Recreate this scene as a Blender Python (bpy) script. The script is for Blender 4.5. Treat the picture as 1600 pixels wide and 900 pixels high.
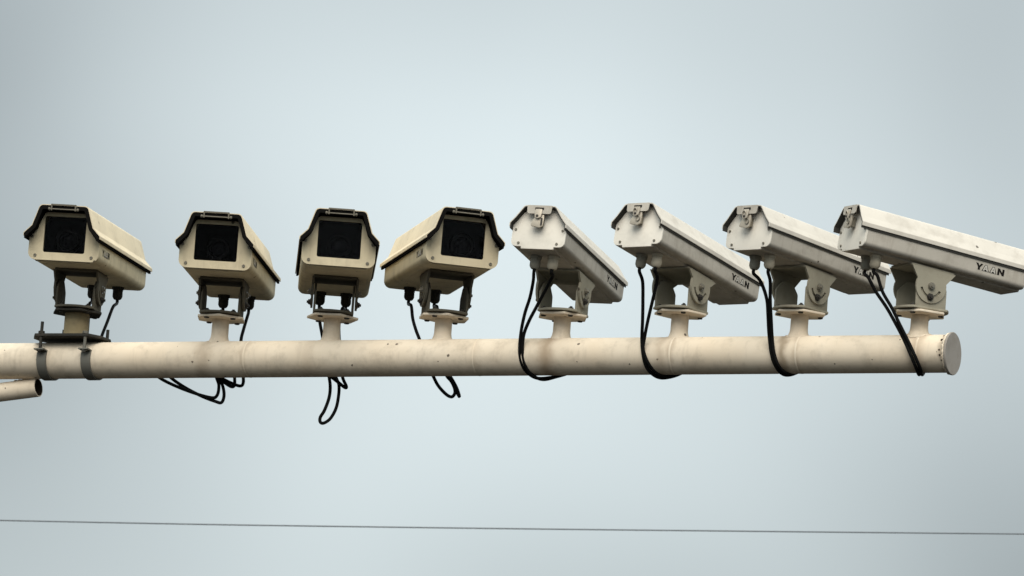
import bpy, bmesh, math, random
from mathutils import Matrix, Vector

for o in list(bpy.data.objects):
    bpy.data.objects.remove(o, do_unlink=True)
scene = bpy.context.scene
COL = scene.collection
S = 0.00135            # metres per drawing unit (one unit = 1.35 mm)
REF_Z = 4.17           # height of the drawing origin above the road
R = math.radians

# ------------------------------------------------------------------ camera
E_DEG=9.7845; R_DEG=4.3381; LA=372.7; LB=293.8
DIST = 11000.0
e, r = R(E_DEG), R(R_DEG)
view = Vector((0, math.cos(e), math.sin(e)))
up0 = Vector((0, -math.sin(e), math.cos(e)))
rt0 = Vector((1, 0, 0))
rt = rt0 * math.cos(r) + up0 * math.sin(r)
up = up0 * math.cos(r) - rt0 * math.sin(r)
cd = bpy.data.cameras.new('camera')
cam = bpy.data.objects.new('camera', cd)
COL.objects.link(cam)
loc = Vector((0, 0, REF_Z)) - view * DIST * S
cam.matrix_world = Matrix(((rt.x, up.x, -view.x, loc.x), (rt.y, up.y, -view.y, loc.y), (rt.z, up.z, -view.z, loc.z), (0, 0, 0, 1)))
cd.sensor_width = 36.0
cd.lens = 36.0 * DIST / 1600.0
cd.clip_start = 0.1
cd.clip_end = 5000
cd.dof.use_dof = True
cd.dof.focus_distance = DIST * S
cd.dof.aperture_fstop = 22
scene.camera = cam

# ------------------------------------------------------------------ sky, sun, exposure
SUN_EL, SUN_AZ = R(49), R(184)          # azimuth clockwise from +Y: behind the photographer
w = bpy.data.worlds.new('World')
scene.world = w
w.use_nodes = True
nt = w.node_tree
nt.nodes.clear()
def N(t, **kw):
    n = nt.nodes.new(t)
    for k, v in kw.items():
        setattr(n, k, v)
    return n
def L(a, b): nt.links.new(a, b)
sky = N('ShaderNodeTexSky', sky_type='NISHITA', sun_disc=False)
sky.sun_elevation = SUN_EL
sky.sun_rotation = SUN_AZ
sky.dust_density = 3.0
sky.ozone_density = 1.0
skym = N('ShaderNodeVectorMath', operation='SCALE')
skym.inputs['Scale'].default_value = 0.11
L(sky.outputs[0], skym.inputs[0])
tc = N('ShaderNodeTexCoord')
sep = N('ShaderNodeSeparateXYZ')
L(tc.outputs['Generated'], sep.inputs[0])
zc = N('ShaderNodeMath', operation='MAXIMUM'); zc.inputs[1].default_value = 0.0
L(sep.outputs['Z'], zc.inputs[0])
cie = N('ShaderNodeMath', operation='MULTIPLY_ADD')      # overcast sky: brighter to the zenith
cie.inputs[1].default_value = 2.7; cie.inputs[2].default_value = 0.88
L(zc.outputs[0], cie.inputs[0])
mp = N('ShaderNodeMapping')
mp.inputs['Location'].default_value = (34.264, 26.765, -28.556)
mp.inputs['Rotation'].default_value = (0.0, 0.0, 0.0)
L(tc.outputs['Generated'], mp.inputs[0])
cl = N('ShaderNodeTexNoise'); cl.inputs['Scale'].default_value = 7.0
cl.inputs['Detail'].default_value = 2.0; cl.inputs['Roughness'].default_value = 0.3
L(mp.outputs[0], cl.inputs['Vector'])
cr = N('ShaderNodeMapRange')
cr.inputs['From Min'].default_value = 0.36; cr.inputs['From Max'].default_value = 0.62
cr.inputs['To Min'].default_value = 0.42; cr.inputs['To Max'].default_value = 1.08
L(cl.outputs['Fac'], cr.inputs[0])
mul = N('ShaderNodeMath', operation='MULTIPLY')
L(cie.outputs[0], mul.inputs[0]); L(cr.outputs[0], mul.inputs[1])
tint = N('ShaderNodeVectorMath', operation='SCALE')
tint.inputs[0].default_value = (0.624, 0.692, 0.698)
L(mul.outputs[0], tint.inputs['Scale'])
mixs = N('ShaderNodeMix', data_type='RGBA'); mixs.inputs[0].default_value = 0.86
L(skym.outputs[0], mixs.inputs[6]); L(tint.outputs[0], mixs.inputs[7])
bg = N('ShaderNodeBackground'); bg.inputs['Strength'].default_value = 1.0
L(mixs.outputs[2], bg.inputs['Color'])
wo = N('ShaderNodeOutputWorld'); L(bg.outputs[0], wo.inputs['Surface'])

sd = bpy.data.lights.new('sun', 'SUN')
sd.energy = 3.0; sd.angle = R(50); sd.color = (1.0, 0.93, 0.82)
so = bpy.data.objects.new('sun', sd); COL.objects.link(so)
to_sun = Vector((math.sin(SUN_AZ) * math.cos(SUN_EL), math.cos(SUN_AZ) * math.cos(SUN_EL), math.sin(SUN_EL)))
so.rotation_euler = to_sun.to_track_quat('Z', 'Y').to_euler()
so.location = to_sun * 50
vs = scene.view_settings
vs.view_transform = 'Standard'; vs.look = 'None'; vs.gamma = 1.0; vs.exposure = 0.0
vs.use_curve_mapping = False

# ------------------------------------------------------------------ materials
def mat(name, base, rough=0.5, metal=0.0, speck=0.0, grime=0.0, bump=0.0, vary=0.06, tint2=None, spec=0.02, scale=1.0, streak=0.0):
    m = bpy.data.materials.new(name); m.use_nodes = True
    t = m.node_tree; b = t.nodes['Principled BSDF']
    b.inputs['Roughness'].default_value = rough
    b.inputs['Metallic'].default_value = metal
    b.inputs['Specular IOR Level'].default_value = spec
    def n(ty, **kw):
        x = t.nodes.new(ty)
        for k, v in kw.items(): setattr(x, k, v)
        return x
    tc = n('ShaderNodeTexCoord')
    oi = n('ShaderNodeObjectInfo')
    ofs = n('ShaderNodeVectorMath', operation='MULTIPLY_ADD')
    ofs.inputs[1].default_value = (37.0, 11.0, 23.0)
    t.links.new(oi.outputs['Random'], ofs.inputs[0]); t.links.new(tc.outputs['Object'], ofs.inputs[2])
    vec = ofs.outputs[0]
    def noise(sc, det=3, ro=0.55, v=None):
        x = n('ShaderNodeTexNoise'); x.inputs['Scale'].default_value = sc * scale
        x.inputs['Detail'].default_value = det; x.inputs['Roughness'].default_value = ro
        t.links.new(v or vec, x.inputs['Vector']); return x
    def rng(src, a, b_, c, d):
        x = n('ShaderNodeMapRange'); x.inputs[1].default_value = a; x.inputs[2].default_value = b_
        x.inputs[3].default_value = c; x.inputs[4].default_value = d
        t.links.new(src, x.inputs[0]); return x.outputs[0]
    def mix(fac, a, b_, mode='MIX'):
        x = n('ShaderNodeMix', data_type='RGBA', blend_type=mode)
        if isinstance(fac, float): x.inputs[0].default_value = fac
        else: t.links.new(fac, x.inputs[0])
        for s_, v in ((6, a), (7, b_)):
            if isinstance(v, tuple): x.inputs[s_].default_value = (*v, 1)
            else: t.links.new(v, x.inputs[s_])
        return x.outputs[2]
    c2 = tint2 or tuple(min(1, c * (1 - vary * 2.2)) for c in base)
    nz = noise(9, 4)
    col = mix(rng(nz.outputs['Fac'], 0.35, 0.68, 0, 1), base, c2)
    if grime:
        g = noise(26, 6, 0.65)
        col = mix(rng(g.outputs['Fac'], 0.5, 0.78, 0, grime), col, (0.16, 0.13, 0.095))
    if streak:                                             # runs of dirt washed down the paint
        mpn = n('ShaderNodeMapping'); mpn.inputs['Scale'].default_value = (1, 1, 0.12)
        t.links.new(vec, mpn.inputs[0])
        sn = noise(60, 3, 0.6, mpn.outputs[0])
        col = mix(rng(sn.outputs['Fac'], 0.55, 0.8, 0, streak), col, (0.17, 0.13, 0.09))
    if speck:                                              # chips and fly spots
        vo = n('ShaderNodeTexVoronoi'); vo.inputs['Scale'].default_value = 55 * scale
        vo.inputs['Randomness'].default_value = 1.0
        t.links.new(vec, vo.inputs['Vector'])
        sz = noise(300, 2)
        gate = n('ShaderNodeSeparateColor'); t.links.new(vo.outputs['Color'], gate.inputs[0])
        th = rng(gate.outputs[0], 1.0 - speck, 1.0, 0.0, 0.20)
        ad = n('ShaderNodeMath', operation='MULTIPLY_ADD'); t.links.new(sz.outputs['Fac'], ad.inputs[0])
        ad.inputs[1].default_value = 0.22; t.links.new(vo.outputs['Distance'], ad.inputs[2])
        df = n('ShaderNodeMath', operation='SUBTRACT'); t.links.new(th, df.inputs[0]); t.links.new(ad.outputs[0], df.inputs[1])
        k = rng(df.outputs[0], -0.11, -0.085, 0, 0.85)
        col = mix(k, col, (0.05, 0.04, 0.032))
    t.links.new(col, b.inputs['Base Color'])
    rr = noise(40, 3)
    t.links.new(rng(rr.outputs['Fac'], 0.3, 0.7, max(0.03, rough - 0.09), min(1, rough + 0.09)), b.inputs['Roughness'])
    if bump:
        bn = noise(220, 3); bu = n('ShaderNodeBump'); bu.inputs['Strength'].default_value = bump
        bu.inputs['Distance'].default_value = 0.001
        t.links.new(bn.outputs['Fac'], bu.inputs['Height']); t.links.new(bu.outputs[0], b.inputs['Normal'])
    return m

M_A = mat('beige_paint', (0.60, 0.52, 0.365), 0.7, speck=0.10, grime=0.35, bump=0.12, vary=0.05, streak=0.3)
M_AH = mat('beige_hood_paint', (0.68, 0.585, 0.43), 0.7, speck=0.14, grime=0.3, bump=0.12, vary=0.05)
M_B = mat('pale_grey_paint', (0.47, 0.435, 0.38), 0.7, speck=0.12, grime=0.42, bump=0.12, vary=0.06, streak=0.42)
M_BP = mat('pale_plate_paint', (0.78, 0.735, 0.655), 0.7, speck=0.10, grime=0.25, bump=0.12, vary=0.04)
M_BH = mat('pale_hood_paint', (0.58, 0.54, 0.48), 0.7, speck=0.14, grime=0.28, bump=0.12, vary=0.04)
M_BRA = mat('shaded_bracket_paint', (0.13, 0.118, 0.092), 0.75, speck=0.08, grime=0.5, bump=0.15)  # bracket tone darkened to add shade under the front-facing housings
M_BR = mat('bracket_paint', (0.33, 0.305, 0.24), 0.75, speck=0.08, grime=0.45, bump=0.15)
M_PIPE = mat('cream_pipe_paint', (0.74, 0.645, 0.52), 0.7, speck=0.22, grime=0.34, bump=0.15, tint2=(0.69, 0.585, 0.455), streak=0.22)
M_CAP = mat('grey_cap_steel', (0.33, 0.30, 0.27), 0.6, speck=0.05, grime=0.4, bump=0.2)
M_DARKST = mat('weathered_steel', (0.05, 0.048, 0.043), 0.65, metal=0.2, grime=0.4, bump=0.2)
M_STRAP = mat('strap_steel', (0.17, 0.165, 0.145), 0.55, metal=0.2, grime=0.4, bump=0.2)
M_RUST = mat('olive_post_paint', (0.36, 0.29, 0.17), 0.55, grime=0.5, bump=0.2)
M_BORE = mat('bore_shade_chip_rust', (0.045, 0.033, 0.024), 0.9, grime=0.2)  # bore wall darkened for shade inside the tube; paint chips use it as rust
M_BOLT = mat('dark_bolt', (0.06, 0.055, 0.05), 0.5, metal=0.5)
M_SCREW = mat('screw_steel', (0.25, 0.23, 0.19), 0.4, metal=0.6)
M_LATCH = mat('bright_latch_steel', (0.42, 0.375, 0.31), 0.5, metal=0.4, grime=0.5)
M_GLAND = mat('gland_plastic', (0.46, 0.41, 0.32), 0.55, grime=0.35)
M_GLANDD = mat('dull_gland_plastic', (0.27, 0.255, 0.21), 0.55, grime=0.4)
M_GLANDK = mat('black_gland_plastic', (0.035, 0.034, 0.03), 0.5)
M_CABLE = mat('black_cable_rubber', (0.01, 0.01, 0.01), 0.5, vary=0.1)
M_BLACK = mat('black_print', (0.015, 0.014, 0.013), 0.6)
M_WHITE = mat('white_print', (0.50, 0.475, 0.43), 0.6)
M_INTSHADE = mat('interior_shade', (0.010, 0.010, 0.012), 0.9, spec=0.0, vary=0)  # black colour stands in for the unlit housing interior
M_LENS = mat('lens_ring', (0.012, 0.012, 0.0125), 0.8, spec=0.02, vary=0)
M_HINGE = mat('hinge_steel', (0.17, 0.155, 0.125), 0.6, metal=0.2, grime=0.4)
M_HOODSHADE = mat('black_hood_shade', (0.009, 0.0085, 0.008), 0.85, spec=0.0)  # shade of the gap between hood and body, put into a black colour
M_HOODSHADEG = mat('grey_hood_shade', (0.055, 0.053, 0.048), 0.8, spec=0.02)  # shade under the pale hoods, put into a dark grey colour
M_WIRE = mat('overhead_wire_aluminium', (0.17, 0.185, 0.20), 0.7)
M_ROAD = mat('asphalt', (0.026, 0.0245, 0.022), 0.9, scale=0.05, bump=0.2, spec=0.05)
M_GLASS = bpy.data.materials.new('window_glass'); M_GLASS.use_nodes = True
_b = M_GLASS.node_tree.nodes['Principled BSDF']
_b.inputs['Base Color'].default_value = (0.45, 0.46, 0.48, 1); _b.inputs['Roughness'].default_value = 0.03
_b.inputs['Transmission Weight'].default_value = 1.0; _b.inputs['IOR'].default_value = 1.13
M_LGLASS = mat('lens_glass', (0.008, 0.008, 0.010), 0.3, spec=0.06, vary=0)

def stain_bands(m, axis, bands, end=None):
    """rusty water stains round a pipe at given distances (metres) along its axis"""
    t = m.node_tree; b = t.nodes['Principled BSDF']
    src = b.inputs['Base Color'].links[0].from_socket
    def n(ty, **kw):
        x = t.nodes.new(ty)
        for k_, v_ in kw.items(): setattr(x, k_, v_)
        return x
    tc = n('ShaderNodeTexCoord')
    dt = n('ShaderNodeVectorMath', operation='DOT_PRODUCT'); dt.inputs[1].default_value = axis
    t.links.new(tc.outputs['Object'], dt.inputs[0])
    nz = n('ShaderNodeTexNoise'); nz.inputs['Scale'].default_value = 34; nz.inputs['Detail'].default_value = 5
    t.links.new(tc.outputs['Object'], nz.inputs['Vector'])
    wob = n('ShaderNodeMath', operation='MULTIPLY_ADD'); wob.inputs[1].default_value = 0.03
    t.links.new(nz.outputs['Fac'], wob.inputs[0]); t.links.new(dt.outputs['Value'], wob.inputs[2])
    for (q, width, amt, colr) in bands:
        su = n('ShaderNodeMath', operation='SUBTRACT'); su.inputs[1].default_value = q + 0.015
        t.links.new(wob.outputs[0], su.inputs[0])
        ab = n('ShaderNodeMath', operation='ABSOLUTE'); t.links.new(su.outputs[0], ab.inputs[0])
        mr = n('ShaderNodeMapRange', interpolation_type='SMOOTHSTEP')
        mr.inputs[1].default_value = width; mr.inputs[2].default_value = 0.0
        mr.inputs[3].default_value = 0.0; mr.inputs[4].default_value = min(0.75, amt * 1.35)
        t.links.new(ab.outputs[0], mr.inputs[0])
        mx = n('ShaderNodeMix', data_type='RGBA'); mx.inputs[7].default_value = (*colr, 1)
        t.links.new(mr.outputs[0], mx.inputs[0]); t.links.new(src, mx.inputs[6]); src = mx.outputs[2]
    t.links.new(src, b.inputs['Base Color'])

# ------------------------------------------------------------------ mesh helpers (drawing units)
def finish(bm, name, material, parent=None, basis=None, smooth=40, bevel=0.0):
    bmesh.ops.remove_doubles(bm, verts=bm.verts, dist=1e-4)
    bmesh.ops.recalc_face_normals(bm, faces=bm.faces)
    if bevel:
        ed = [x for x in bm.edges if len(x.link_faces) == 2 and x.calc_face_angle(0) > R(50)]
        bmesh.ops.bevel(bm, geom=ed, offset=bevel, segments=2, affect='EDGES', profile=0.5, clamp_overlap=True)
    bmesh.ops.scale(bm, vec=(S, S, S), verts=bm.verts)
    me = bpy.data.meshes.new(name); bm.to_mesh(me); bm.free()
    if isinstance(material, (list, tuple)):
        for m in material: me.materials.append(m)
    else: me.materials.append(material)
    if smooth:
        me.polygons.foreach_set('use_smooth', [True] * len(me.polygons))
        me.set_sharp_from_angle(angle=R(smooth))
    o = bpy.data.objects.new(name, me); COL.objects.link(o)
    o.parent = parent
    if basis is not None: o.matrix_basis = basis
    return o

def frame(axis):
    z = Vector(axis).normalized()
    h = Vector((0, 0, 1)) if abs(z.z) < 0.9 else Vector((0, 1, 0))
    x = h.cross(z).normalized(); return x, z.cross(x), z

def lathe(bm, p, axis, prof, seg=24, cap=True):
    """prof: list of (radius, distance along the axis)"""
    p = Vector(p); x, y, z = frame(axis); rings = []
    for rad, h in prof:
        rings.append([bm.verts.new(p + z * h + (x * math.cos(2 * math.pi * i / seg) + y * math.sin(2 * math.pi * i / seg)) * rad) for i in range(seg)])
    for a, b in zip(rings, rings[1:]):
        for i in range(seg):
            bm.faces.new((a[i], a[(i + 1) % seg], b[(i + 1) % seg], b[i]))
    if cap:
        bm.faces.new(rings[0][::-1]); bm.faces.new(rings[-1])

def cyl(bm, a, b, rad, seg=20, cap=True):
    a, b = Vector(a), Vector(b)
    lathe(bm, a, b - a, [(rad, 0), (rad, (b - a).length)], seg, cap)

def box(bm, lo, hi):
    vs = [bm.verts.new((x, y, z)) for x in (lo[0], hi[0]) for y in (lo[1], hi[1]) for z in (lo[2], hi[2])]
    for f in ((0, 1, 3, 2), (4, 6, 7, 5), (0, 4, 5, 1), (2, 3, 7, 6), (0, 2, 6, 4), (1, 5, 7, 3)):
        bm.faces.new([vs[i] for i in f])

def catmull(pts, n=8):
    P = [Vector(p) for p in pts]; P = [P[0] * 2 - P[1]] + P + [P[-1] * 2 - P[-2]]; out = []
    for i in range(1, len(P) - 2):
        a, b, c, d = P[i - 1:i + 3]
        for k in range(n):
            t = k / n
            out.append(0.5 * (2 * b + (c - a) * t + (2 * a - 5 * b + 4 * c - d) * t * t + (3 * b - a - 3 * c + d) * t ** 3))
    out.append(P[-2]); return out

def tube(bm, pts, rad, seg=10, closed=False):
    P = [Vector(p) for p in pts]; n = len(P); rings = []; prev = None
    for i in range(n):
        if closed: t = (P[(i + 1) % n] - P[i - 1]).normalized()
        else: t = (P[min(i + 1, n - 1)] - P[max(i - 1, 0)]).normalized()
        if prev is None: x = frame(t)[0]
        else: x = (prev - t * prev.dot(t)).normalized()
        prev = x; y = t.cross(x)
        rings.append([bm.verts.new(P[i] + (x * math.cos(2 * math.pi * k / seg) + y * math.sin(2 * math.pi * k / seg)) * rad) for k in range(seg)])
    pairs = list(zip(rings, rings[1:])) + ([(rings[-1], rings[0])] if closed else [])
    for a, b in pairs:
        for k in range(seg):
            bm.faces.new((a[k], a[(k + 1) % seg], b[(k + 1) % seg], b[k]))
    if not closed:
        bm.faces.new(rings[0][::-1]); bm.faces.new(rings[-1])

def rounded(pts, rad, seg=5, closed=True):
    """round the corners of a 2D polygon; rad is one value or one per corner"""
    n = len(pts); out = []
    for i in range(n):
        rr = rad[i] if isinstance(rad, (list, tuple)) else rad
        p = Vector(pts[i])
        if rr <= 0 or (not closed and i in (0, n - 1)):
            out.append(p); continue
        a = (Vector(pts[i - 1]) - p); b = (Vector(pts[(i + 1) % n]) - p)
        la, lb = a.length, b.length; a /= la; b /= lb
        ang = a.angle(b); d = min(rr / math.tan(ang / 2), la * 0.49, lb * 0.49); rr = d * math.tan(ang / 2)
        c = p + (a + b).normalized() * (rr / math.sin(ang / 2))
        s0 = p + a * d - c; s1 = p + b * d - c
        a0 = math.atan2(s0.y, s0.x); da = math.atan2(s1.y, s1.x) - a0
        da = (da + math.pi) % (2 * math.pi) - math.pi
        for k in range(seg + 1):
            t = a0 + da * k / seg
            out.append(c + Vector((math.cos(t), math.sin(t))) * rr)
    return out

def slab(bm, outer, holes, to3, t0, t1):
    """2D polygon with holes, thickened from t0 to t1; to3(u, v, t) -> xyz"""
    loops = [outer] + list(holes)
    caps = []
    for t in (t0, t1):
        b2 = []; edges = []
        for lp in loops:
            vs = [bm.verts.new(to3(p[0], p[1], t)) for p in lp]
            b2.append(vs)
            edges += [bm.edges.new((vs[i], vs[(i + 1) % len(vs)])) for i in range(len(vs))]
        if holes: bmesh.ops.triangle_fill(bm, use_beauty=True, use_dissolve=False, edges=edges)
        else: bm.faces.new(b2[0])
        caps.append(b2)
    for a, b in zip(*caps):
        for i in range(len(a)):
            j = (i + 1) % len(a)
            bm.faces.new((a[i], a[j], b[j], b[i]))

XZ = lambda u, v, t: (u, t, v)      # profile across, thickness along the body
YZ = lambda u, v, t: (t, u, v)
XY = lambda u, v, t: (u, v, t)

def ring_shell(bm, outer, th, y0, y1):
    """hollow extruded profile (closed)"""
    c = [Vector(p) for p in outer]; n = len(c); inn = []
    area = sum(c[i].x * c[(i + 1) % n].y - c[(i + 1) % n].x * c[i].y for i in range(n))
    sg = 1 if area > 0 else -1
    for i in range(n):
        d1 = (c[i] - c[i - 1]).normalized(); d2 = (c[(i + 1) % n] - c[i]).normalized()
        m = Vector((-(d1 + d2).y, (d1 + d2).x)).normalized() * sg
        inn.append(c[i] + m * th)
    rows = [[bm.verts.new((p.x, y, p.y)) for p in lp] for lp, y in ((c, y0), (c, y1), (inn, y1), (inn, y0))]
    for q in range(4):
        a, b = rows[q], rows[(q + 1) % 4]
        for i in range(n):
            bm.faces.new((a[i], a[(i + 1) % n], b[(i + 1) % n], b[i]))

def open_sheet(bm, line, th, y0, y1):
    """bent sheet: open 2D line (x, z), thickened inward (to its right-hand side), extruded along y"""
    c = [Vector(p) for p in line]; n = len(c); inn = []
    for i in range(n):
        d1 = (c[i] - c[max(i - 1, 0)]); d2 = (c[min(i + 1, n - 1)] - c[i])
        d = (d1.normalized() if d1.length else Vector((0, 0))) + (d2.normalized() if d2.length else Vector((0, 0)))
        m = Vector((d.y, -d.x)).normalized()
        inn.append(c[i] + m * th)
    slab(bm, c + inn[::-1], [], XZ, y0, y1)

def empty(name, loc, rot=None):
    o = bpy.data.objects.new(name, None); COL.objects.link(o)
    o.empty_display_size = 0.05
    m = (rot.to_4x4() if rot is not None else Matrix.Identity(4))
    m.translation = loc
    o.matrix_basis = m
    return o

def tag(o, label, cat, group=None):
    o['label'] = label; o['category'] = cat
    if group: o['group'] = group

def W3(p): return Vector((p[0] * S, p[1] * S, p[2] * S + REF_Z))   # drawing units -> world metres

# ------------------------------------------------------------------ measured layout (drawing units)
POSE = {
    1: dict(az=190.47, tilt=2.53, roll=-0.58, body=(-715.6,191.7,22.6), base=(-692.6,316.6,-41.6), ym=-127.2, gap=69.8),
    2: dict(az=185.19, tilt=1.79, roll=0.07, body=(-469.6,80.3,9.1), base=(-457.8,212.0,-50.5), ym=-132.3, gap=63.7),
    3: dict(az=177.90, tilt=1.41, roll=0.61, body=(-273.9,-14.8,11.9), base=(-279.0,130.8,-49.0), ym=-145.7, gap=64.5),
    4: dict(az=168.36, tilt=1.61, roll=-0.02, body=(-81.5,-55.2,20.5), base=(-102.9,49.7,-49.1), ym=-107.1, gap=72.6),
    5: dict(az=20.88, tilt=6.81, roll=1.57, body=(31.6,-168.8,36.5), base=(82.0,-36.8,-47.3), ym=142.2, gap=66.9),
    6: dict(az=35.46, tilt=8.03, roll=0.26, body=(182.0,-235.4,39.8), base=(262.4,-122.6,-44.0), ym=139.8, gap=64.2),
    7: dict(az=42.46, tilt=3.82, roll=1.36, body=(348.2,-313.6,33.5), base=(443.1,-209.8,-44.9), ym=140.9, gap=69.0),
    8: dict(az=64.93, tilt=5.56, roll=2.65, body=(501.2,-353.5,37.8), base=(621.5,-297.3,-46.0), ym=133.4, gap=70.9),
}
PIPE_A=(-814.0,373.0,-118.6); PIPE_B=(671.8,-320.4,-104.8)
BRACE_A=(-851.7,395.7,-176.5); BRACE_B=(-750.0,350.5,-162.7)
WIRE=[(-1454.7,4000.0,84.5),(-1047.5,4000.0,106.8),(-640.3,4000.0,129.7),(-328.0,4000.0,148.8),(38.7,4000.0,172.0),(446.3,4000.0,198.7),(1126.2,4000.0,243.8),(1534.3,4000.0,272.0)]
CABLE_RUNS = {
    (5, 0): [(31.9,-100.4,-4.8),(28.8,-83.1,-27.2),(22.8,-67.3,-50.3),(19.1,-52.5,-78.4),(19.4,-47.6,-107.9),(24.9,-43.5,-127.0),(34.8,-33.7,-137.8),(50.3,-24.7,-143.2),(72.1,-20.9,-139.5),(93.6,-17.2,-131.6),(108.9,-10.6,-120.3)],
    (5, 1): [(60.8,-114.4,3.1),(52.5,-100.7,-15.3),(39.8,-81.7,-41.3),(29.7,-67.1,-62.8),(23.5,-54.4,-83.4),(23.9,-49.7,-107.9),(29.9,-45.8,-128.0),(40.9,-36.5,-140.3),(58.4,-28.4,-145.2),(79.9,-24.6,-138.4),(99.4,-18.0,-129.3),(112.6,-10.5,-117.0)],
    (6, 0): [(199.4,-180.1,-5.7),(202.3,-165.4,-33.0),(204.2,-153.1,-60.8),(205.6,-138.7,-88.4),(209.4,-136.6,-112.8),(215.7,-131.9,-129.6),(226.6,-122.6,-139.3),(240.0,-112.6,-142.2),(258.6,-107.5,-137.4),(274.1,-99.0,-127.8),(285.4,-92.6,-114.9)],
    (6, 1): [(221.4,-190.9,-1.9),(217.2,-174.6,-31.4),(212.4,-159.1,-61.2),(209.3,-144.5,-87.1),(208.7,-140.6,-104.5),(217.0,-137.9,-123.4),(229.0,-128.0,-134.9),(243.7,-116.5,-140.0),(262.4,-107.4,-134.1),(277.8,-98.8,-123.5),(289.0,-92.4,-110.6)],
    (7, 0): [(374.6,-268.0,-3.5),(382.5,-263.3,-16.0),(389.5,-255.8,-34.0),(392.8,-246.5,-54.0),(396.6,-234.2,-79.5),(402.2,-229.9,-108.2),(409.6,-225.7,-126.8),(421.8,-212.8,-137.7),(436.0,-201.3,-136.3),(449.7,-191.8,-127.2),(461.4,-177.4,-114.0)],
    (7, 1): [(391.7,-273.2,-7.0),(394.2,-260.2,-34.4),(398.2,-246.9,-61.6),(402.0,-235.6,-87.3),(406.0,-233.7,-108.5),(413.3,-229.5,-126.1),(424.3,-218.2,-135.4),(439.7,-205.2,-135.1),(454.4,-192.2,-123.9),(466.9,-178.2,-108.8)],
    (8, 0): [(537.1,-343.7,-2.2),(549.3,-340.9,-21.4),(567.5,-336.8,-44.0),(581.8,-332.9,-64.9),(597.3,-329.4,-89.7),(610.5,-331.0,-115.6),(619.4,-322.5,-131.2),(624.4,-304.1,-136.7),(627.3,-289.0,-134.6),(630.8,-268.4,-121.6),(632.2,-261.4,-105.5)],
    (8, 1): [(550.1,-350.3,0.7),(559.7,-346.0,-22.5),(576.1,-341.0,-46.0),(588.5,-336.1,-66.9),(604.0,-332.6,-92.7),(616.1,-333.8,-115.6),(624.5,-325.0,-130.2),(629.1,-306.4,-136.8),(632.0,-291.4,-134.6),(636.5,-271.2,-121.7),(637.9,-264.2,-105.6)],
    (1, 1): [(-641.9,405.7,-11.1),(-646.9,374.7,-39.8),(-653.4,349.4,-71.8),(-656.3,343.7,-96.0),(-655.1,344.2,-122.0),(-647.6,335.4,-133.2)],
    (1, 0): [(-680.8,413.0,-8.6),(-678.5,383.7,-38.7),(-677.4,369.6,-68.2),(-675.7,360.1,-94.8),(-667.9,351.8,-121.7),(-660.2,341.0,-133.3)],
    (2, 1): [(-419.1,292.6,-26.7),(-422.7,260.6,-55.2),(-424.7,245.5,-75.6),(-422.7,239.7,-105.4),(-416.0,231.8,-135.1),(-415.3,226.1,-148.4),(-420.6,226.6,-151.8),(-435.4,231.2,-147.0),(-452.3,230.6,-140.2),(-458.5,230.4,-139.1),(-453.3,228.6,-153.0),(-455.0,230.0,-169.4),(-466.2,236.1,-172.4),(-506.7,257.8,-160.2),(-548.1,283.5,-141.2),(-566.6,299.0,-123.5)],
    (2, 0): [(-463.8,312.4,-21.6),(-456.6,280.8,-54.5),(-443.2,254.1,-83.9),(-434.2,243.3,-116.0),(-429.7,236.1,-137.5),(-429.0,232.4,-150.5),(-434.0,232.7,-152.9),(-445.8,233.8,-146.4),(-455.1,233.8,-138.3),(-447.2,230.8,-153.2),(-443.8,229.8,-168.6),(-447.1,231.7,-179.9),(-457.6,236.4,-177.9),(-480.1,250.2,-169.2),(-507.4,265.8,-155.4),(-531.8,282.1,-139.1),(-547.9,292.6,-123.1)],
    (3, 0): [(-303.9,235.6,-22.2),(-300.3,209.9,-43.9),(-293.8,184.0,-70.4),(-287.3,176.2,-100.1),(-278.2,165.4,-135.1),(-274.7,158.4,-153.4),(-275.3,157.4,-171.1),(-280.8,158.6,-190.8),(-286.6,161.7,-202.1),(-286.0,161.7,-209.7),(-280.2,159.1,-211.2),(-270.6,155.4,-203.9),(-262.8,152.2,-187.4),(-260.3,151.4,-166.8),(-261.1,152.1,-150.3),(-265.6,156.8,-139.6),(-272.9,168.6,-126.0)],
    (3, 1): [(-267.0,223.6,-15.2),(-269.7,200.9,-43.1),(-267.0,175.9,-72.8),(-261.3,166.5,-104.8),(-256.9,157.6,-134.7),(-249.4,148.8,-151.0),(-251.2,148.7,-153.7),(-263.0,150.8,-145.5),(-276.0,154.4,-136.2),(-288.3,173.6,-124.3)],
    (4, 0): [(-157.2,168.4,-12.0),(-152.8,142.3,-36.7),(-146.0,121.9,-58.1),(-138.6,111.1,-75.7),(-128.3,105.4,-104.5),(-112.9,91.4,-134.2),(-103.6,81.6,-150.4),(-90.5,73.0,-164.0),(-81.2,67.8,-168.2),(-76.7,65.5,-161.0),(-80.6,66.9,-148.9),(-89.6,71.6,-136.6),(-98.3,86.4,-127.8)],
    (4, 1): [(-115.9,152.6,-13.6),(-112.7,129.1,-43.0),(-106.5,104.2,-72.3),(-100.1,94.4,-104.1),(-93.0,84.0,-130.8),(-83.0,73.8,-143.9),(-71.4,66.2,-164.6),(-69.8,64.5,-165.8),(-75.3,66.6,-152.6),(-85.6,71.8,-136.3),(-94.4,86.5,-125.4)],
}

# ------------------------------------------------------------------ ground
bm = bmesh.new()
G = 900 / S
box(bm, (-G, -G, -40), (G, G, 0))
g = finish(bm, 'ground', M_ROAD, smooth=0); g['kind'] = 'structure'

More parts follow.
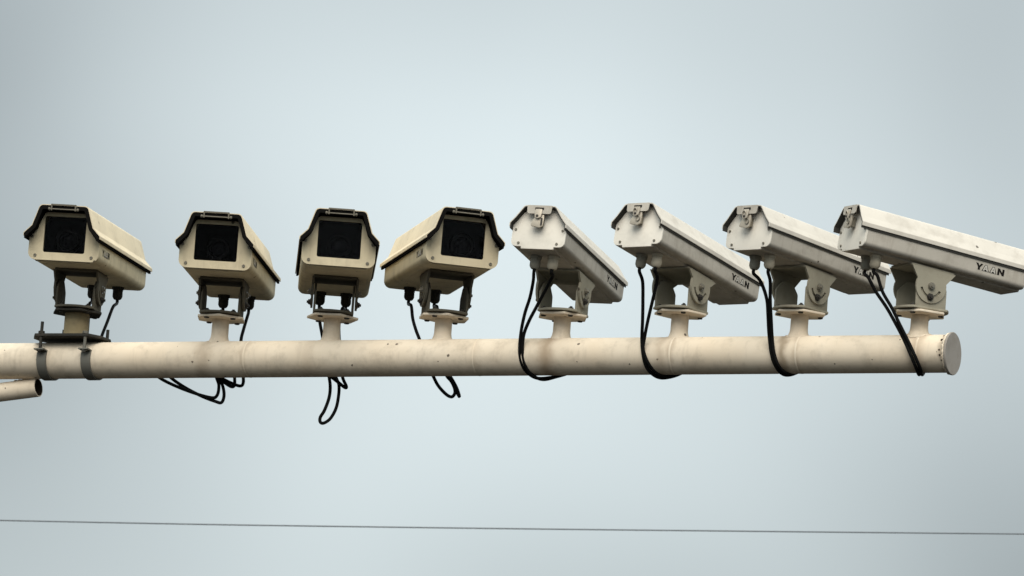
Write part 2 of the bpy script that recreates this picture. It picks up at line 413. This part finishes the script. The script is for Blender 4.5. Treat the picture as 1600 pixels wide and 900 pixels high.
# ------------------------------------------------------------------ mast arm
pa, pb = Vector(PIPE_A), Vector(PIPE_B)
pd = (pb - pa).normalized()
PD2 = Vector((pd.x, pd.y, 0)).normalized()               # along the arm, level
PN2 = Vector((PD2.y, -PD2.x, 0))                          # level, square to the arm, towards the photographer
PR = 29.0
M_ARM = M_PIPE.copy(); M_ARM.name = 'stained_arm_paint'
_tan = (0.33, 0.24, 0.16)
_q0 = pa.dot(pd)
stain_bands(M_ARM, tuple(pd), [((_q0 + q) * S, w_ * S, a_, c_) for q, w_, a_, c_ in (
    (380, 22, 0.30, _tan), (566, 20, 0.14, _tan), (452, 9, 0.22, _tan), (975, 22, 0.55, _tan), (852, 16, 0.16, _tan), (1168, 16, 0.28, _tan),
    (1186, 9, 0.30, _tan), (1372, 14, 0.5, (0.22, 0.16, 0.10)), (1395, 8, 0.25, _tan), (1592, 18, 0.35, _tan), (1636, 9, 0.4, (0.2, 0.15, 0.1)))])
mast_p = pa - pd * 1350

arm = empty('mast_arm', W3((mast_p.x, mast_p.y, -REF_Z / S)))
tag(arm, 'long cream painted steel pipe arm carrying the whole row of cameras', 'pole')
A0 = Matrix.Translation(-arm.location + Vector((0, 0, REF_Z)))     # meshes below are drawn about the drawing origin

def on_pipe(p, ang, rad):
    """point on a circle round the pipe through p; ang 0 = towards photographer, 90 = up"""
    upv = pd.cross(PN2).normalized(); upv = upv if upv.z > 0 else -upv
    return Vector(p) + PN2 * math.cos(ang) * rad + upv * math.sin(ang) * rad

bm = bmesh.new()
prof = [(PR, -1350), (PR, 0)]
tot = (pb - pa).length
prof = [(PR, -1350)] + [(PR, q) for q in range(-1200, int(tot) - 12, 60)] + [(PR, tot - 7), (PR + 1.2, tot - 4), (PR + 2.2, tot - 1)]
lathe(bm, pa, pd, prof, 72, True)
pipe = finish(bm, 'arm_pipe', M_ARM, arm, A0, smooth=50)
# lumpy weld bead and cap disc on the free end
bm = bmesh.new()
rnd = random.Random(4)
x_, y_, z_ = frame(pd)
pts = []
for i in range(90):
    a = 2 * math.pi * i / 90
    pts.append(pb - pd * (3.5 + rnd.uniform(-1.0, 1.0)) + (x_ * math.cos(a) + y_ * math.sin(a)) * (PR + 0.9 + rnd.uniform(-0.6, 0.8)))
tube(bm, pts, 2.0, 6, closed=True)
finish(bm, 'weld_bead', M_PIPE, pipe, None, smooth=60)
bm = bmesh.new()
cap_axis = (pd + PN2 * 0.02 + Vector((0, 0, -0.01))).normalized()
lathe(bm, pb - pd * 0.8, cap_axis, [(32.2, 0), (32.8, 0.8), (32.8, 2.8), (32.0, 3.6)], 72)
finish(bm, 'end_cap', M_CAP, arm, A0, smooth=30)
for ang, back, w_ in ((66, 5.5, 2.6), (58, 8.0, 1.6), (36, 8.0, 2.2), (2, 9.5, 1.5), (-14, 8.5, 1.7), (-30, 6.0, 1.3)):
    c = on_pipe(pb - pd * back, R(ang), PR - 0.6)
    bm = bmesh.new()
    lathe(bm, c, c - (pb - pd * back), [(w_ * 1.2, 0), (w_, 1.0), (w_ * 0.4, 1.3)], 7)
    finish(bm, 'paint_chip', M_BORE, pipe, None, smooth=0)
# faint girth welds, each a real raised bead
for q in (452, 852, 1186, 1395, 1592):
    bm = bmesh.new()
    lathe(bm, pa + pd * (q - 2.2), pd, [(PR - 0.5, 0), (PR + 0.2, 1.0), (PR + 0.3, 2.2), (PR + 0.2, 3.4), (PR - 0.5, 4.4)], 72, False)
    finish(bm, 'weld_seam', M_PIPE, pipe, None, smooth=60)

def hexagon(rad, rot, squash=1.0):
    return [(rad * math.cos(rot + k * math.pi / 3), rad * squash * math.sin(rot + k * math.pi / 3)) for k in range(6)]

rotp = math.atan2(pd.y, pd.x)
def make_flange(parent, base, basis, material, rot, rad=42, holes=True):
    bm = bmesh.new()
    bx, by, bz = base
    out = rounded(hexagon(rad, rot), 3, 2)
    slab(bm, [(bx + p[0], by + p[1]) for p in out], [], XY, bz, bz + 3.6)
    return finish(bm, 'flange', material, parent, basis, smooth=30, bevel=0.5)

for k in range(2, 9):
    b = POSE[k]['base']
    t = (Vector(b) - pa).dot(PD2) / pd.dot(PD2)
    foot = pa + pd * t
    bm = bmesh.new()
    h = b[2] - foot.z
    zt = PR - 4
    lathe(bm, (b[0], b[1], foot.z), (0, 0, 1), [(20, zt - 4), (18.4, zt + 2), (16.0, zt + 6), (14.4, zt + 10), (13.6, zt + 15), (13.5, h)], 40)
    ps = finish(bm, 'stub_post', M_PIPE, arm, A0, smooth=40)
    bm = bmesh.new(); rw = random.Random(50 + k); pts = []
    for i in range(40):
        q = 2 * math.pi * i / 40; rr = 19.0 + rw.uniform(-0.8, 0.8)
        P = Vector((b[0] + rr * math.cos(q), b[1] + rr * math.sin(q), 0))
        v = (P - Vector((b[0], b[1], 0))).dot(PN2)
        pts.append((P.x, P.y, foot.z + math.sqrt(max(0, PR * PR - v * v)) + rw.uniform(-0.3, 0.6)))
    tube(bm, pts, 1.7, 6, closed=True)
    finish(bm, 'weld_bead', M_PIPE, ps, None, smooth=60)
    make_flange(ps, b, None, M_PIPE, rotp + R((0, 7, -6, 14, 4, -3, 9, 0, -8)[k]))

# open-ended brace tube under the arm and the mast beyond the left edge of the view
ba, bb = Vector(BRACE_A) + Vector((3, 0, 3)), Vector(BRACE_B) + Vector((3, 0, 3))
bd = (bb - ba).normalized()
bm = bmesh.new()
st = bb - bd * 1290
lathe(bm, st, bd, [(15.2, 0), (15.2, 1289), (14.9, 1290), (13.4, 1290)], 48, False)
brp = finish(bm, 'brace_pipe', M_PIPE, arm, A0, smooth=50)
bm = bmesh.new()
lathe(bm, st, bd, [(13.4, 1290), (13.2, 1289), (13.2, 1000), (0.5, 1000)], 48, False)
finish(bm, 'brace_bore', M_BORE, brp, None, smooth=50)
bm = bmesh.new()
for q in (0, 7, 14, 21):
    c = bb - bd * (20 + q) + Vector((0, 0, 14.5))
    lathe(bm, c - Vector((0, 0, 4)), (0, 0, 1), [(6.5, 0), (5.5, 3), (3.5, 6)], 14)
finish(bm, 'brace_weld', M_PIPE, arm, A0, smooth=60)
bm = bmesh.new()
zg = -REF_Z / S
lathe(bm, (mast_p.x, mast_p.y, zg), (0, 0, 1), [(100, 0), (100, 14), (88, 14), (80, 1500), (74, -zg + 420), (60, -zg + 440), (0.5, -zg + 448)], 48)
finish(bm, 'mast_pole', M_PIPE, arm, A0, smooth=40)

# ------------------------------------------------------------------ clamp bracket under the first camera
cb = Vector(POSE[1]['base'])
t = (cb - pa).dot(PD2) / pd.dot(PD2)
foot = pa + pd * t
ptop = foot.z + PR
clamp = empty('clamp_bracket', W3((foot.x, foot.y, ptop)))
tag(clamp, 'dark steel clamp with two straps holding a short olive post on the pipe', 'clamp')
C0 = Matrix.Translation(-clamp.location + Vector((0, 0, REF_Z)))
def along(u, v, z): p = Vector((foot.x, foot.y, 0)) + PD2 * u + PN2 * v; return (p.x, p.y, z)
pz = ptop + 4.0
bm = bmesh.new()
out = rounded([(-64, -14), (-48, -41), (48, -41), (60, -16), (60, 16), (48, 41), (-48, 41), (-64, 14)], 3, 2)
slab(bm, out, [], lambda u, v, t_: along(u - 4, v, t_), pz, pz + 4.5)
finish(bm, 'base_plate', M_DARKST, clamp, C0, smooth=30, bevel=0.5)
bm = bmesh.new()
lathe(bm, (cb.x, cb.y, pz + 4.5), (0, 0, 1), [(21.5, 0), (20.2, 3), (20, 6), (20, cb.z - pz - 4.5)], 40)
finish(bm, 'short_post', M_RUST, clamp, C0, smooth=40)
bm = bmesh.new()
slab(bm, [(cb.x + p[0], cb.y + p[1]) for p in rounded(hexagon(43, rotp + 0.05), 3, 2)], [], XY, cb.z, cb.z + 3.6)
finish(bm, 'flange', M_DARKST, clamp, C0, smooth=30, bevel=0.5)
for u in (-42, 38):
    c0 = pa + pd * (t + u)
    bm = bmesh.new()
    a0 = R(24); sec = []
    steps = 40
    path = []
    path.append((43, 13.5)); path.append((33, 13.0))
    for i in range(steps + 1):
        a = a0 - (math.pi + 2 * a0) * i / steps
        path.append((math.cos(a) * (PR + 0.6), math.sin(a) * (PR + 0.6)))
    path.append((-33, 13.0)); path.append((-43, 13.5))
    n_ = len(path); V = []
    for i, (v, z) in enumerate(path):
        d = Vector(path[min(i + 1, n_ - 1)]) - Vector(path[max(i - 1, 0)])
        nn = Vector((-d.y, d.x)).normalized() * 2.2
        row = []
        for wv in (-8.5, 8.5):
            for q in (0, 1):
                # outside is away from the pipe
                vv, zz = v + nn.x * q * (1), z + nn.y * q * (1)
                P = c0 + pd * wv + PN2 * vv + Vector((0, 0, zz)); row.append(bm.verts.new(P))
        V.append(row)
    for a_, b_ in zip(V, V[1:]):
        for i, j in ((0, 1), (1, 3), (3, 2), (2, 0)):
            bm.faces.new((a_[i], a_[j], b_[j], b_[i]))
    for row in (V[0], V[-1]): bm.faces.new((row[0], row[1], row[3], row[2]))
    sp = finish(bm, 'clamp_strap', M_STRAP, clamp, C0, smooth=40)
    for v in (37, -37):
        top = pz + (24 if (u < 0 or v < 0) else 6)
        base = c0 + PN2 * v
        bm = bmesh.new()
        z0 = c0.z + 7
        cyl(bm, (base.x, base.y, z0), (base.x, base.y, top), 2.6, 14)
        for zn in (z0 + 2, pz + 4.6):
            lathe(bm, (base.x, base.y, zn), (0, 0, 1), [(5.2, 0), (5.2, 4)], 6)
        finish(bm, 'threaded_rod', M_DARKST if v < 0 or u < 0 else M_STRAP, clamp, C0, smooth=30)

# ------------------------------------------------------------------ security cameras
A = dict(tw=39.4, fw=62.9, ft=39.4, top=86.0, o=20.0)
B = dict(tw=25.8, fw=46.9, ft=38.2, top=66.6)

def hood_line(tw, fw, ft, top, side, lip):
    half = [(fw, ft - lip), (fw, ft), side, (tw, top)]
    pts = [(-x, z) for x, z in half] + [(x, z) for x, z in half[::-1]]
    return rounded(pts, [0, 1.5, 3, 7, 7, 3, 1.5, 0], 5, closed=False)

def letters(bm, height):
    """YAAN: solid Y and N, outlined A A; u to the right, v up; returns polygons"""
    h = height; wd = h * 1.1; g_ = h * 0.06
    out = []
    x = 0
    out.append(('k', [(x, h), (x + .34 * wd, h), (x + .52 * wd, .64 * h), (x + .72 * wd, h), (x + 1.04 * wd, h), (x + .67 * wd, .42 * h), (x + .67 * wd, 0), (x + .36 * wd, 0), (x + .36 * wd, .42 * h)], []))
    for k in (1, 2):
        x = k * (wd + g_) - .1 * wd + (k - 1) * .04 * wd
        out.append(('k', [(x, 0), (x + .38 * wd, h), (x + .68 * wd, h), (x + 1.06 * wd, 0)], 'A'))
    x = 3 * (wd + g_) + .04 * wd
    out.append(('k', [(x, 0), (x, h), (x + .3 * wd, h), (x + .68 * wd, .45 * h), (x + .68 * wd, h), (x + .98 * wd, h), (x + .98 * wd, 0), (x + .68 * wd, 0), (x + .3 * wd, .55 * h), (x + .3 * wd, 0)], []))
    return out, x + .98 * wd

def lettering(parent, basis, xface, sgn, y_left, z0, height, length, flip):
    """print on the side face x = xface; reads left to right for someone looking at that side"""
    polys, wtot = letters(bm_dummy := None, height)
    sc = length / wtot
    dirn = 1 if sgn > 0 else -1
    def mk(pl, hl, t0, t1, bm):
        slab(bm, [(y_left + dirn * p[0] * sc, z0 + p[1]) for p in pl], [[(y_left + dirn * p[0] * sc, z0 + p[1]) for p in q] for q in hl], lambda u, v, t_: (xface + sgn * t_, u, v), t0, t1)
    bk, wh = bmesh.new(), bmesh.new()
    for col, pl, kind in polys:
        if kind == 'A':
            cx = sum(p[0] for p in pl) / 4; x0 = pl[0][0]; x1 = pl[3][0]; w_ = x1 - x0; h = height
            xs = lambda a: x0 + a * w_
            inner = [(xs(.13), .07 * h), (xs(.40), .93 * h), (xs(.60), .93 * h), (xs(.87), .07 * h), (xs(.66), .07 * h), (xs(.60), .26 * h), (xs(.40), .26 * h), (xs(.34), .07 * h)]
            tri = [(xs(.44), .42 * h), (xs(.56), .42 * h), (xs(.50), .66 * h)]
            mk(pl, [inner], 0.10, 0.22, bk); mk(inner, [], 0.08, 0.16, wh)
            mk(tri, [], 0.10, 0.24, bk)
        else:
            mk(pl, [], 0.10, 0.22, bk)
    o = finish(bk, 'lettering', M_BLACK, parent, basis, smooth=0)
    finish(wh, 'letter_fill', M_WHITE, o, None, smooth=0)

def screw(parent, p, axis, rad=2.6):
    bm = bmesh.new()
    lathe(bm, p, axis, [(rad, 0), (rad, 0.9), (rad * 0.8, 1.5), (rad * 0.45, 1.5), (rad * 0.3, 0.7)], 12)
    finish(bm, 'screw', M_SCREW, parent, None, smooth=40)

def make_bracket(t, Mb, gap, ym, material, seed):
    rn = random.Random(seed)
    piv = 42.0
    # lower yoke, fixed on the flange
    bm = bmesh.new()
    z0, z1 = 5.4, 9.0
    pl = []
    a = math.asin(32.0 / 43.0)
    for k_ in range(11): q = math.pi / 2 + a - 2 * a * k_ / 10; pl.append((43 * math.cos(q), 43 * math.sin(q)))
    for k_ in range(11): q = -math.pi / 2 + a - 2 * a * k_ / 10; pl.append((43 * math.cos(q), 43 * math.sin(q)))
    slab(bm, pl, [], XY, z0, z1)
    yoke = finish(bm, 'yoke', material, t, None, smooth=30, bevel=0.6)
    for s in (-1, 1):
        bm = bmesh.new()
        prof = rounded([(-26, z1 - 2), (26, z1 - 2), (26, piv - 4), (12, piv + 12), (-12, piv + 12), (-26, piv - 4)], [0, 0, 6, 8, 8, 6], 5)
        slab(bm, prof, [], YZ, s * 28.6, s * 31.9)
        finish(bm, 'yoke_cheek', material, yoke, None, smooth=30, bevel=0.5)
    for (x, y) in ((-23, -24), (22, -25), (20, 25), (-22, 24)):
        bm = bmesh.new()
        lathe(bm, (x, y, -2.2), (0, 0, 1), [(3.6, 0), (4.2, 0.6), (4.2, 2.1), (2.4, 2.1), (2.4, 11.3), (4.4, 11.3), (4.2, 14.0), (2.3, 14.0), (2.3, 16)], 6)
        finish(bm, 'bolt', M_BOLT, yoke, None, smooth=20)
    # upper cradle, bolted to the housing, tilts with it; drawn about the pivot in body axes
    Mc = Mb @ Matrix.Translation(Vector((0, ym, 0)) * S)
    pz_ = -(gap - piv) / math.cos(math.radians(4))
    bm = bmesh.new()
    slab(bm, rounded([(-35, -38), (35, -38), (35, 38), (-35, 38)], 4, 3), [], XY, -3.6, -0.3)
    cradle = finish(bm, 'cradle', material, t, Mc, smooth=30, bevel=0.5)
    for s in (-1, 1):
        bm = bmesh.new()
        R1 = 26.0
        pts = [(38, -3.0)]
        top_h = -3.0 - pz_
        a0 = R(18)
        arc = [(R1 * math.cos(a0 - (math.pi + 2 * a0) * i / 22), pz_ + R1 * math.sin(a0 - (math.pi + 2 * a0) * i / 22)) for i in range(23)]
        outl = [(38, -3.0)] + arc + [(-38, -3.0)]
        ra, hw_ = 16.5, 2.1
        c0, c1 = R(196), R(344)
        slot = [((ra + hw_) * math.cos(c0 + (c1 - c0) * i / 14), pz_ + (ra + hw_) * math.sin(c0 + (c1 - c0) * i / 14)) for i in range(15)]
        slot += [((ra - hw_) * math.cos(c1 + (c0 - c1) * i / 14), pz_ + (ra - hw_) * math.sin(c1 + (c0 - c1) * i / 14)) for i in range(15)]
        slab(bm, outl, [slot], YZ, s * 33.4, s * 36.8)
        finish(bm, 'cradle_cheek', material, cradle, None, smooth=0)
        for (yy, zz, rr) in ((0, pz_, 4.6), (rn.uniform(-3, 1), pz_ - 16.5, 4.4)):
            bm = bmesh.new()
            lathe(bm, (s * 36.9, yy, zz), (s, 0, 0), [(rr + 1.6, -0.0), (rr + 1.6, 1.2), (rr, 1.2), (rr, 4.0), (2.4, 4.0), (2.2, 6.2)], 6 if rr < 4.5 else 10)
            finish(bm, 'pivot_bolt', M_SCREW if rr > 4.5 else M_BOLT, cradle, None, smooth=25)

def gland(t, Mb, x, y, material, z=0.0):
    bm = bmesh.new()
    lathe(bm, (x, y, z - 0.2), (0, 0, -1), [(10.0, 0), (10.0, 4.5), (8.6, 4.5), (8.6, 8)], 6)
    gl = finish(bm, 'cable_gland', material, t, Mb, smooth=20)
    bm = bmesh.new()
    lathe(bm, (x, y, z - 8), (0, 0, -1), [(7.8, 0), (8.3, 2), (8.3, 8), (7.0, 11), (5.2, 13), (3.0, 13.5)], 18)
    finish(bm, 'gland_nut', material, gl, None, smooth=30)
    return Mb @ (Vector((x, y, z - 19)) * S), Mb @ (Vector((x, y, z - 27)) * S)

def make_camera(k, label):
    P = POSE[k]
    front = k <= 4
    base = Vector(P['base'])
    az, ti, ro = R(P['az']), R(P['tilt']), R(P['roll'])
    Rz = Matrix(((math.cos(az), math.sin(az), 0), (-math.sin(az), math.cos(az), 0), (0, 0, 1)))
    Rx = Matrix(((1, 0, 0), (0, math.cos(ti), math.sin(ti)), (0, -math.sin(ti), math.cos(ti))))
    Ry = Matrix(((math.cos(ro), 0, math.sin(ro)), (0, 1, 0), (-math.sin(ro), 0, math.cos(ro))))
    t = empty('security_camera', W3(base), Rz)
    tag(t, label, 'security camera', 'security cameras on the pipe arm')
    Minv = t.matrix_basis.inverted()
    Mb = (Rx @ Ry).to_4x4()
    Mb.translation = Rz.transposed() @ ((Vector(P['body']) - base) * S)
    if front:
        pm, hm = M_A, M_AH
        hw = 57.0; Ln = LA
        half = [(hw, 0), (hw, 38), (45, 51), (33, 76)]
        prof = rounded([(-x, z) for x, z in half] + [(x, z) for x, z in half[::-1]], [11, 3, 3, 6, 6, 3, 3, 11], 6)
        y0, y1 = -Ln + A['o'] + 20, -3.2
        bm = bmesh.new(); ring_shell(bm, prof, 2.0, y0, y1)
        body = finish(bm, 'housing', pm, t, Mb, smooth=35)
        # front plate with its window opening
        bm = bmesh.new()
        pf = rounded([(-x, z) for x, z in ((hw + .6, -.6), (hw + .6, 38), (45.4, 51), (33.4, 76.4))] + [(x, z) for x, z in ((hw + .6, -.6), (hw + .6, 38), (45.4, 51), (33.4, 76.4))][::-1], [12, 3, 3, 6, 6, 3, 3, 12], 6)
        win = rounded([(-34, 12), (34, 12), (34, 70), (-34, 70)], 3, 4)
        slab(bm, pf, [win], XZ, -3.0, 0.0)
        fp = finish(bm, 'front_plate', pm, t, Mb, smooth=0)
        bm = bmesh.new(); slab(bm, rounded([(-35.5, 10.5), (35.5, 10.5), (35.5, 71.5), (-35.5, 71.5)], 3, 3), [], XZ, -5.4, -3.3)
        finish(bm, 'window_pane', M_GLASS, fp, None, smooth=0)
        bm = bmesh.new(); slab(bm, rounded([(-44, 4), (44, 4), (44, 49), (31, 73), (-31, 73), (-44, 49)], 2, 2), [], XZ, -30, -26)
        finish(bm, 'interior_shade_sheet', M_INTSHADE, t, Mb, smooth=0)  # black sheet added behind the window so the inside looks unlit
        bm = bmesh.new()
        lathe(bm, (-1, -26, 33), (0, 1, 0), [(19, 0), (19, 14), (17.5, 15.5), (14, 15.5), (12.5, 9), (10, 8)], 36)
        ln = finish(bm, 'lens', M_LENS, t, Mb, smooth=30)
        bm = bmesh.new()
        lathe(bm, (-1, -17.8, 33), (0, 1, 0), [(12, 0), (10, 2.0), (6, 3.2), (0.2, 3.8)], 28)
        finish(bm, 'lens_glass', M_LGLASS, ln, None, smooth=60)
        for sx in (-1, 1):
            screw(fp, (sx * 52.5, 0.0, 36.5), (0, 1, 0)); screw(fp, (sx * 46.0, 0.0, 6.5), (0, 1, 0))
        # rear plate
        bm = bmesh.new(); slab(bm, prof, [], XZ, y0 - 3.2, y0 - 0.2)
        finish(bm, 'rear_plate', pm, t, Mb, smooth=35)
        # hood
        line = hood_line(A['tw'], A['fw'], A['ft'], A['top'], (50.5, 52), 5.0)
        bm = bmesh.new(); open_sheet(bm, line, 1.5, -Ln + A['o'], A['o'])
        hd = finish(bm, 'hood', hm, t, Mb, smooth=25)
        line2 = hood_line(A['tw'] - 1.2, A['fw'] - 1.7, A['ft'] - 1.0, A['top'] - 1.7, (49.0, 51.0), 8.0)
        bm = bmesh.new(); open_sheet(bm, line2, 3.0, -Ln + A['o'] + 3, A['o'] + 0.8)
        finish(bm, 'hood_shade_sheet', M_HOODSHADE, hd, None, smooth=25)  # black sheet standing in for the shade between hood and body
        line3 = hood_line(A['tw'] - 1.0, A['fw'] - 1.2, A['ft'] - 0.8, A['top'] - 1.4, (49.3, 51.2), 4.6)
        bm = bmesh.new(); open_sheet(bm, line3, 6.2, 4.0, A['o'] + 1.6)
        finish(bm, 'hood_shade_rim', M_HOODSHADE, hd, None, smooth=25)  # thicker black band drawing the gap's shade at the front edge
        # wire hinge at the hood's front edge
        bm = bmesh.new(); yf = A['o'] + 2.9
        for sx in (-1, 1):
            box(bm, (sx * 19.5 - 1.0, yf - 1.2, A['top'] - 9.5), (sx * 19.5 + 1.0, yf + 1.6, A['top'] + 0.6))
        box(bm, (-19.5, yf - 1.2, A['top'] - 1.2), (19.5, yf + 1.6, A['top'] + 0.8))
        hg = finish(bm, 'hood_hinge', M_HINGE, t, Mb, smooth=0)
        bm = bmesh.new(); cyl(bm, (-24, yf + .2, A['top'] - 7.5), (24, yf + .2, A['top'] - 7.5), 1.1, 10)
        finish(bm, 'hinge_pin', M_HINGE, hg, None)
        for sx in (-1, 1):
            bm = bmesh.new()
            lathe(bm, (sx * 21, yf + .2, A['top'] - 7.5), (sx, 0, 0), [(0.9, 0), (2.3, 1), (2.7, 2.2), (2.1, 3.6), (0.8, 4.2)], 14)
            finish(bm, 'hinge_knob', M_HINGE, hg, None)
        # drain lip and vent slots under the front edge
        bm = bmesh.new()
        box(bm, (-46, -9, -2.2), (46, -5, -0.2))
        finish(bm, 'drip_lip', pm, t, Mb, smooth=0, bevel=0.4)
        if k in (1, 2):
            lettering(t, Mb, -hw, -1, -26 , 14, 10.5, 50, False)
        if k == 4:
            lettering(t, Mb, hw, 1, -78, 14, 10.5, 50, False)
        gl = [(-21, -300, M_GLANDK), (21, -300, M_GLANDK)]
        # image left for a camera that faces us is its own right-hand side
        gl = [(21, -300, M_GLANDK), (-21, -300, M_GLANDK)]
        bmat = M_A
    else:
        pm, hm = M_B, M_BH
        hw = 43.6; Ln = LB; Lh = LB + (12 if k == 8 else 0)
        half = [(27, 0), (28.5, 3), (hw, 3), (hw, 37), (36.5, 46), (23, 63.5)]
        prof = rounded([(-x, z) for x, z in half] + [(x, z) for x, z in half[::-1]], [0, 0, 10, 2, 2, 3, 3, 2, 2, 10, 0, 0], 6)
        y0, y1 = 8.0, Ln - 10
        bm = bmesh.new(); ring_shell(bm, prof, 1.6, y0 + .2, y1)
        finish(bm, 'housing', pm, t, Mb, smooth=35)
        bm = bmesh.new(); slab(bm, prof, [], XZ, y1 + .2, y1 + 3.2)
        finish(bm, 'front_plate', pm, t, Mb, smooth=35)
        half2 = [(26.5, -.5), (27, 3.2), (hw + .5, 3.2), (hw + .5, 37), (36.8, 46.2), (23.2, 63.9)]
        pf = rounded([(-x, z) for x, z in half2] + [(x, z) for x, z in half2[::-1]], [0, 0, 11, 2, 2, 3, 3, 2, 2, 11, 0, 0], 6)
        bm = bmesh.new(); slab(bm, pf, [], XZ, y0 - 3, y0)
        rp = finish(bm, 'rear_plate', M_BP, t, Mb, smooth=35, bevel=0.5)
        for sx in (-1, 1):
            screw(rp, (sx * 38.5, y0 - 3.0, 30.0), (0, -1, 0), 2.0); screw(rp, (sx * 31.5, y0 - 3.0, 8.5), (0, -1, 0), 2.2)
        line = hood_line(B['tw'], B['fw'], B['ft'], B['top'], (38.5, 48), 6.0)
        yr = -5.0
        bm = bmesh.new(); open_sheet(bm, line, 1.4, yr, Lh)
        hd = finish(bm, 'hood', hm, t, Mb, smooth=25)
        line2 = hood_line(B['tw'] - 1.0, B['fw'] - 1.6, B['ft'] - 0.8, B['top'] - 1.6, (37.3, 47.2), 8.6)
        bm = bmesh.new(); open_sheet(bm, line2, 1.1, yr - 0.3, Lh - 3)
        finish(bm, 'hood_shade_sheet', M_HOODSHADEG, hd, None, smooth=25)  # dark sheet, hung below the lip to draw the shade line there
        # bent-down tab with its slot
        bm = bmesh.new()
        tp = B['top'] - 0.2
        slab(bm, rounded([(-20.5, tp), (20.5, tp), (19.5, tp - 13.5), (-19.5, tp - 13.5)], [1, 1, 3.5, 3.5], 4), [rounded([(-7.5, tp - 3.5), (7.5, tp - 3.5), (7.5, tp - 8), (-7.5, tp - 8)], 1, 2)], XZ, yr - 2.0, yr - 0.4)
        finish(bm, 'hood_tab', M_B, hd, None, smooth=0)
        bm = bmesh.new(); box(bm, (-9, yr - 0.3, tp - 9.5), (9, yr + 1.2, tp - 2))
        finish(bm, 'tab_slot', M_BOLT, hd, None, smooth=0)
        # draw latch: hook strap, flap and pull ring
        bm = bmesh.new()
        slab(bm, rounded([(-6.4, tp - 6), (6.4, tp - 6), (6.6, tp - 16), (5.6, tp - 22), (0, tp - 24.5), (-5.6, tp - 22), (-6.6, tp - 16)], 1.5, 3), [], lambda u, v, q: (u - 0.5, q - (tp - v) * 0.12, v), -7.6, -6.0)
        lt = finish(bm, 'latch', M_LATCH, t, Mb @ Matrix.Translation(Vector((0, -1.2, 8.3)) * S) @ Matrix.Diagonal((0.86, 0.86, 0.86, 1)), smooth=30, bevel=0.3)
        bm = bmesh.new()
        flap = rounded([(-6, tp - 18), (9.5, tp - 15), (10.5, tp - 26), (10.0, tp - 38), (4, tp - 41), (-4, tp - 39), (-13.5, tp - 37.5), (-12, tp - 30)], [2, 2, 3, 3, 4, 5, 2.5, 6], 4)
        slab(bm, flap, [], lambda u, v, q: (u, q + (v - tp + 28) * 0.10, v), -6.4, -2.6)
        finish(bm, 'latch_flap', M_LATCH, lt, None, smooth=30, bevel=0.6)
        bm = bmesh.new(); box(bm, (-5, -2.0, tp - 36), (8, 4.8, tp - 20))
        finish(bm, 'latch_block', M_SCREW, lt, None, smooth=0)
        bm = bmesh.new(); lathe(bm, (-1.5, -10.0, tp - 19.5), (0, -1, 0), [(2.4, 0), (2.4, 0.8), (1.6, 1.5)], 12)
        finish(bm, 'latch_rivet', M_BOLT, lt, None)
        if k == 5:
            bm = bmesh.new(); slab(bm, rounded([(5.5, tp - 23), (8.5, tp - 22), (9, tp - 36), (5.8, tp - 38)], 1.2, 2), [], XZ, -8.2, -6.6)
            finish(bm, 'latch_slot', M_BOLT, lt, None, smooth=0)
        else:
            bm = bmesh.new()
            pts = [(4.5 + 3.8 * math.cos(q), -8.4 - 0.4 * math.sin(q), tp - 28 + 5.2 * math.sin(q)) for q in [2 * math.pi * i / 26 for i in range(26)]]
            tube(bm, pts, 0.9, 8, closed=True)
            finish(bm, 'pull_ring', M_SCREW, lt, None)
            bm = bmesh.new()
            pts = [(-2.6 + 3.6 * math.cos(q), -9.0 - 1.5 * math.sin(q), tp - 15.5 + 6 * math.sin(q)) for q in [2 * math.pi * i / 26 for i in range(26)]]
            tube(bm, pts, 1.3, 8, closed=True)
            finish(bm, 'latch_link', M_LATCH, lt, None)
        lettering(t, Mb, hw, 1, Ln * 0.705 - (9 if k == 8 else 0), 13.8, 10.2, 50.5, False)
        gl = [(-14.5, 44, M_GLANDD), (14.5, 44, M_GLAND)]
        bmat = M_B
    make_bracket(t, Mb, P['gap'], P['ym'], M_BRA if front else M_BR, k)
    for i, (gx, gy, gm) in enumerate(gl):
        p0, p1 = gland(t, Mb, gx, gy, gm)
        pts = [p0 / S, p1 / S] + [(Minv @ W3(q)) / S for q in CABLE_RUNS[(k, i)]]
        bm = bmesh.new(); tube(bm, catmull(pts, 8), 2.65, 10)
        finish(bm, 'cable', M_CABLE, t, None, smooth=60)
    return t

LABELS = {
    1: 'beige camera clamped on a dark strap bracket, facing forward and slightly left',
    2: 'beige front-facing camera with its right side showing, second from the left edge',
    3: 'beige camera facing almost straight at the viewer above the long hanging cable loop',
    4: 'beige front-facing camera turned right so its left side and lit hood show',
    5: 'pale camera seen from behind whose rear latch has a plain silver flap without a ring',
    6: 'pale camera seen from behind, just right of the one whose latch has no ring',
    7: 'pale camera seen from behind, lettering partly hidden by the end camera and its cables',
    8: 'pale camera nearest the capped pipe end, seen side-on with clear black lettering',
}
for k in range(1, 9):
    make_camera(k, LABELS[k])

# ------------------------------------------------------------------ overhead wire beyond the arm
wp = [Vector(p) for p in WIRE]
d0 = (wp[0] - wp[1]); d1 = (wp[-1] - wp[-2])
pts = [wp[0] + d0 * q for q in (40, 20, 8, 3)] + wp + [wp[-1] + d1 * q for q in (3, 8, 20, 40)]
bm = bmesh.new(); tube(bm, catmull(pts, 6), 1.5, 8)
wr = finish(bm, 'overhead_wire', M_WIRE, None, Matrix.Translation((0, 0, REF_Z)), smooth=60)
tag(wr, 'thin grey overhead wire crossing the sky low in the picture', 'wire')
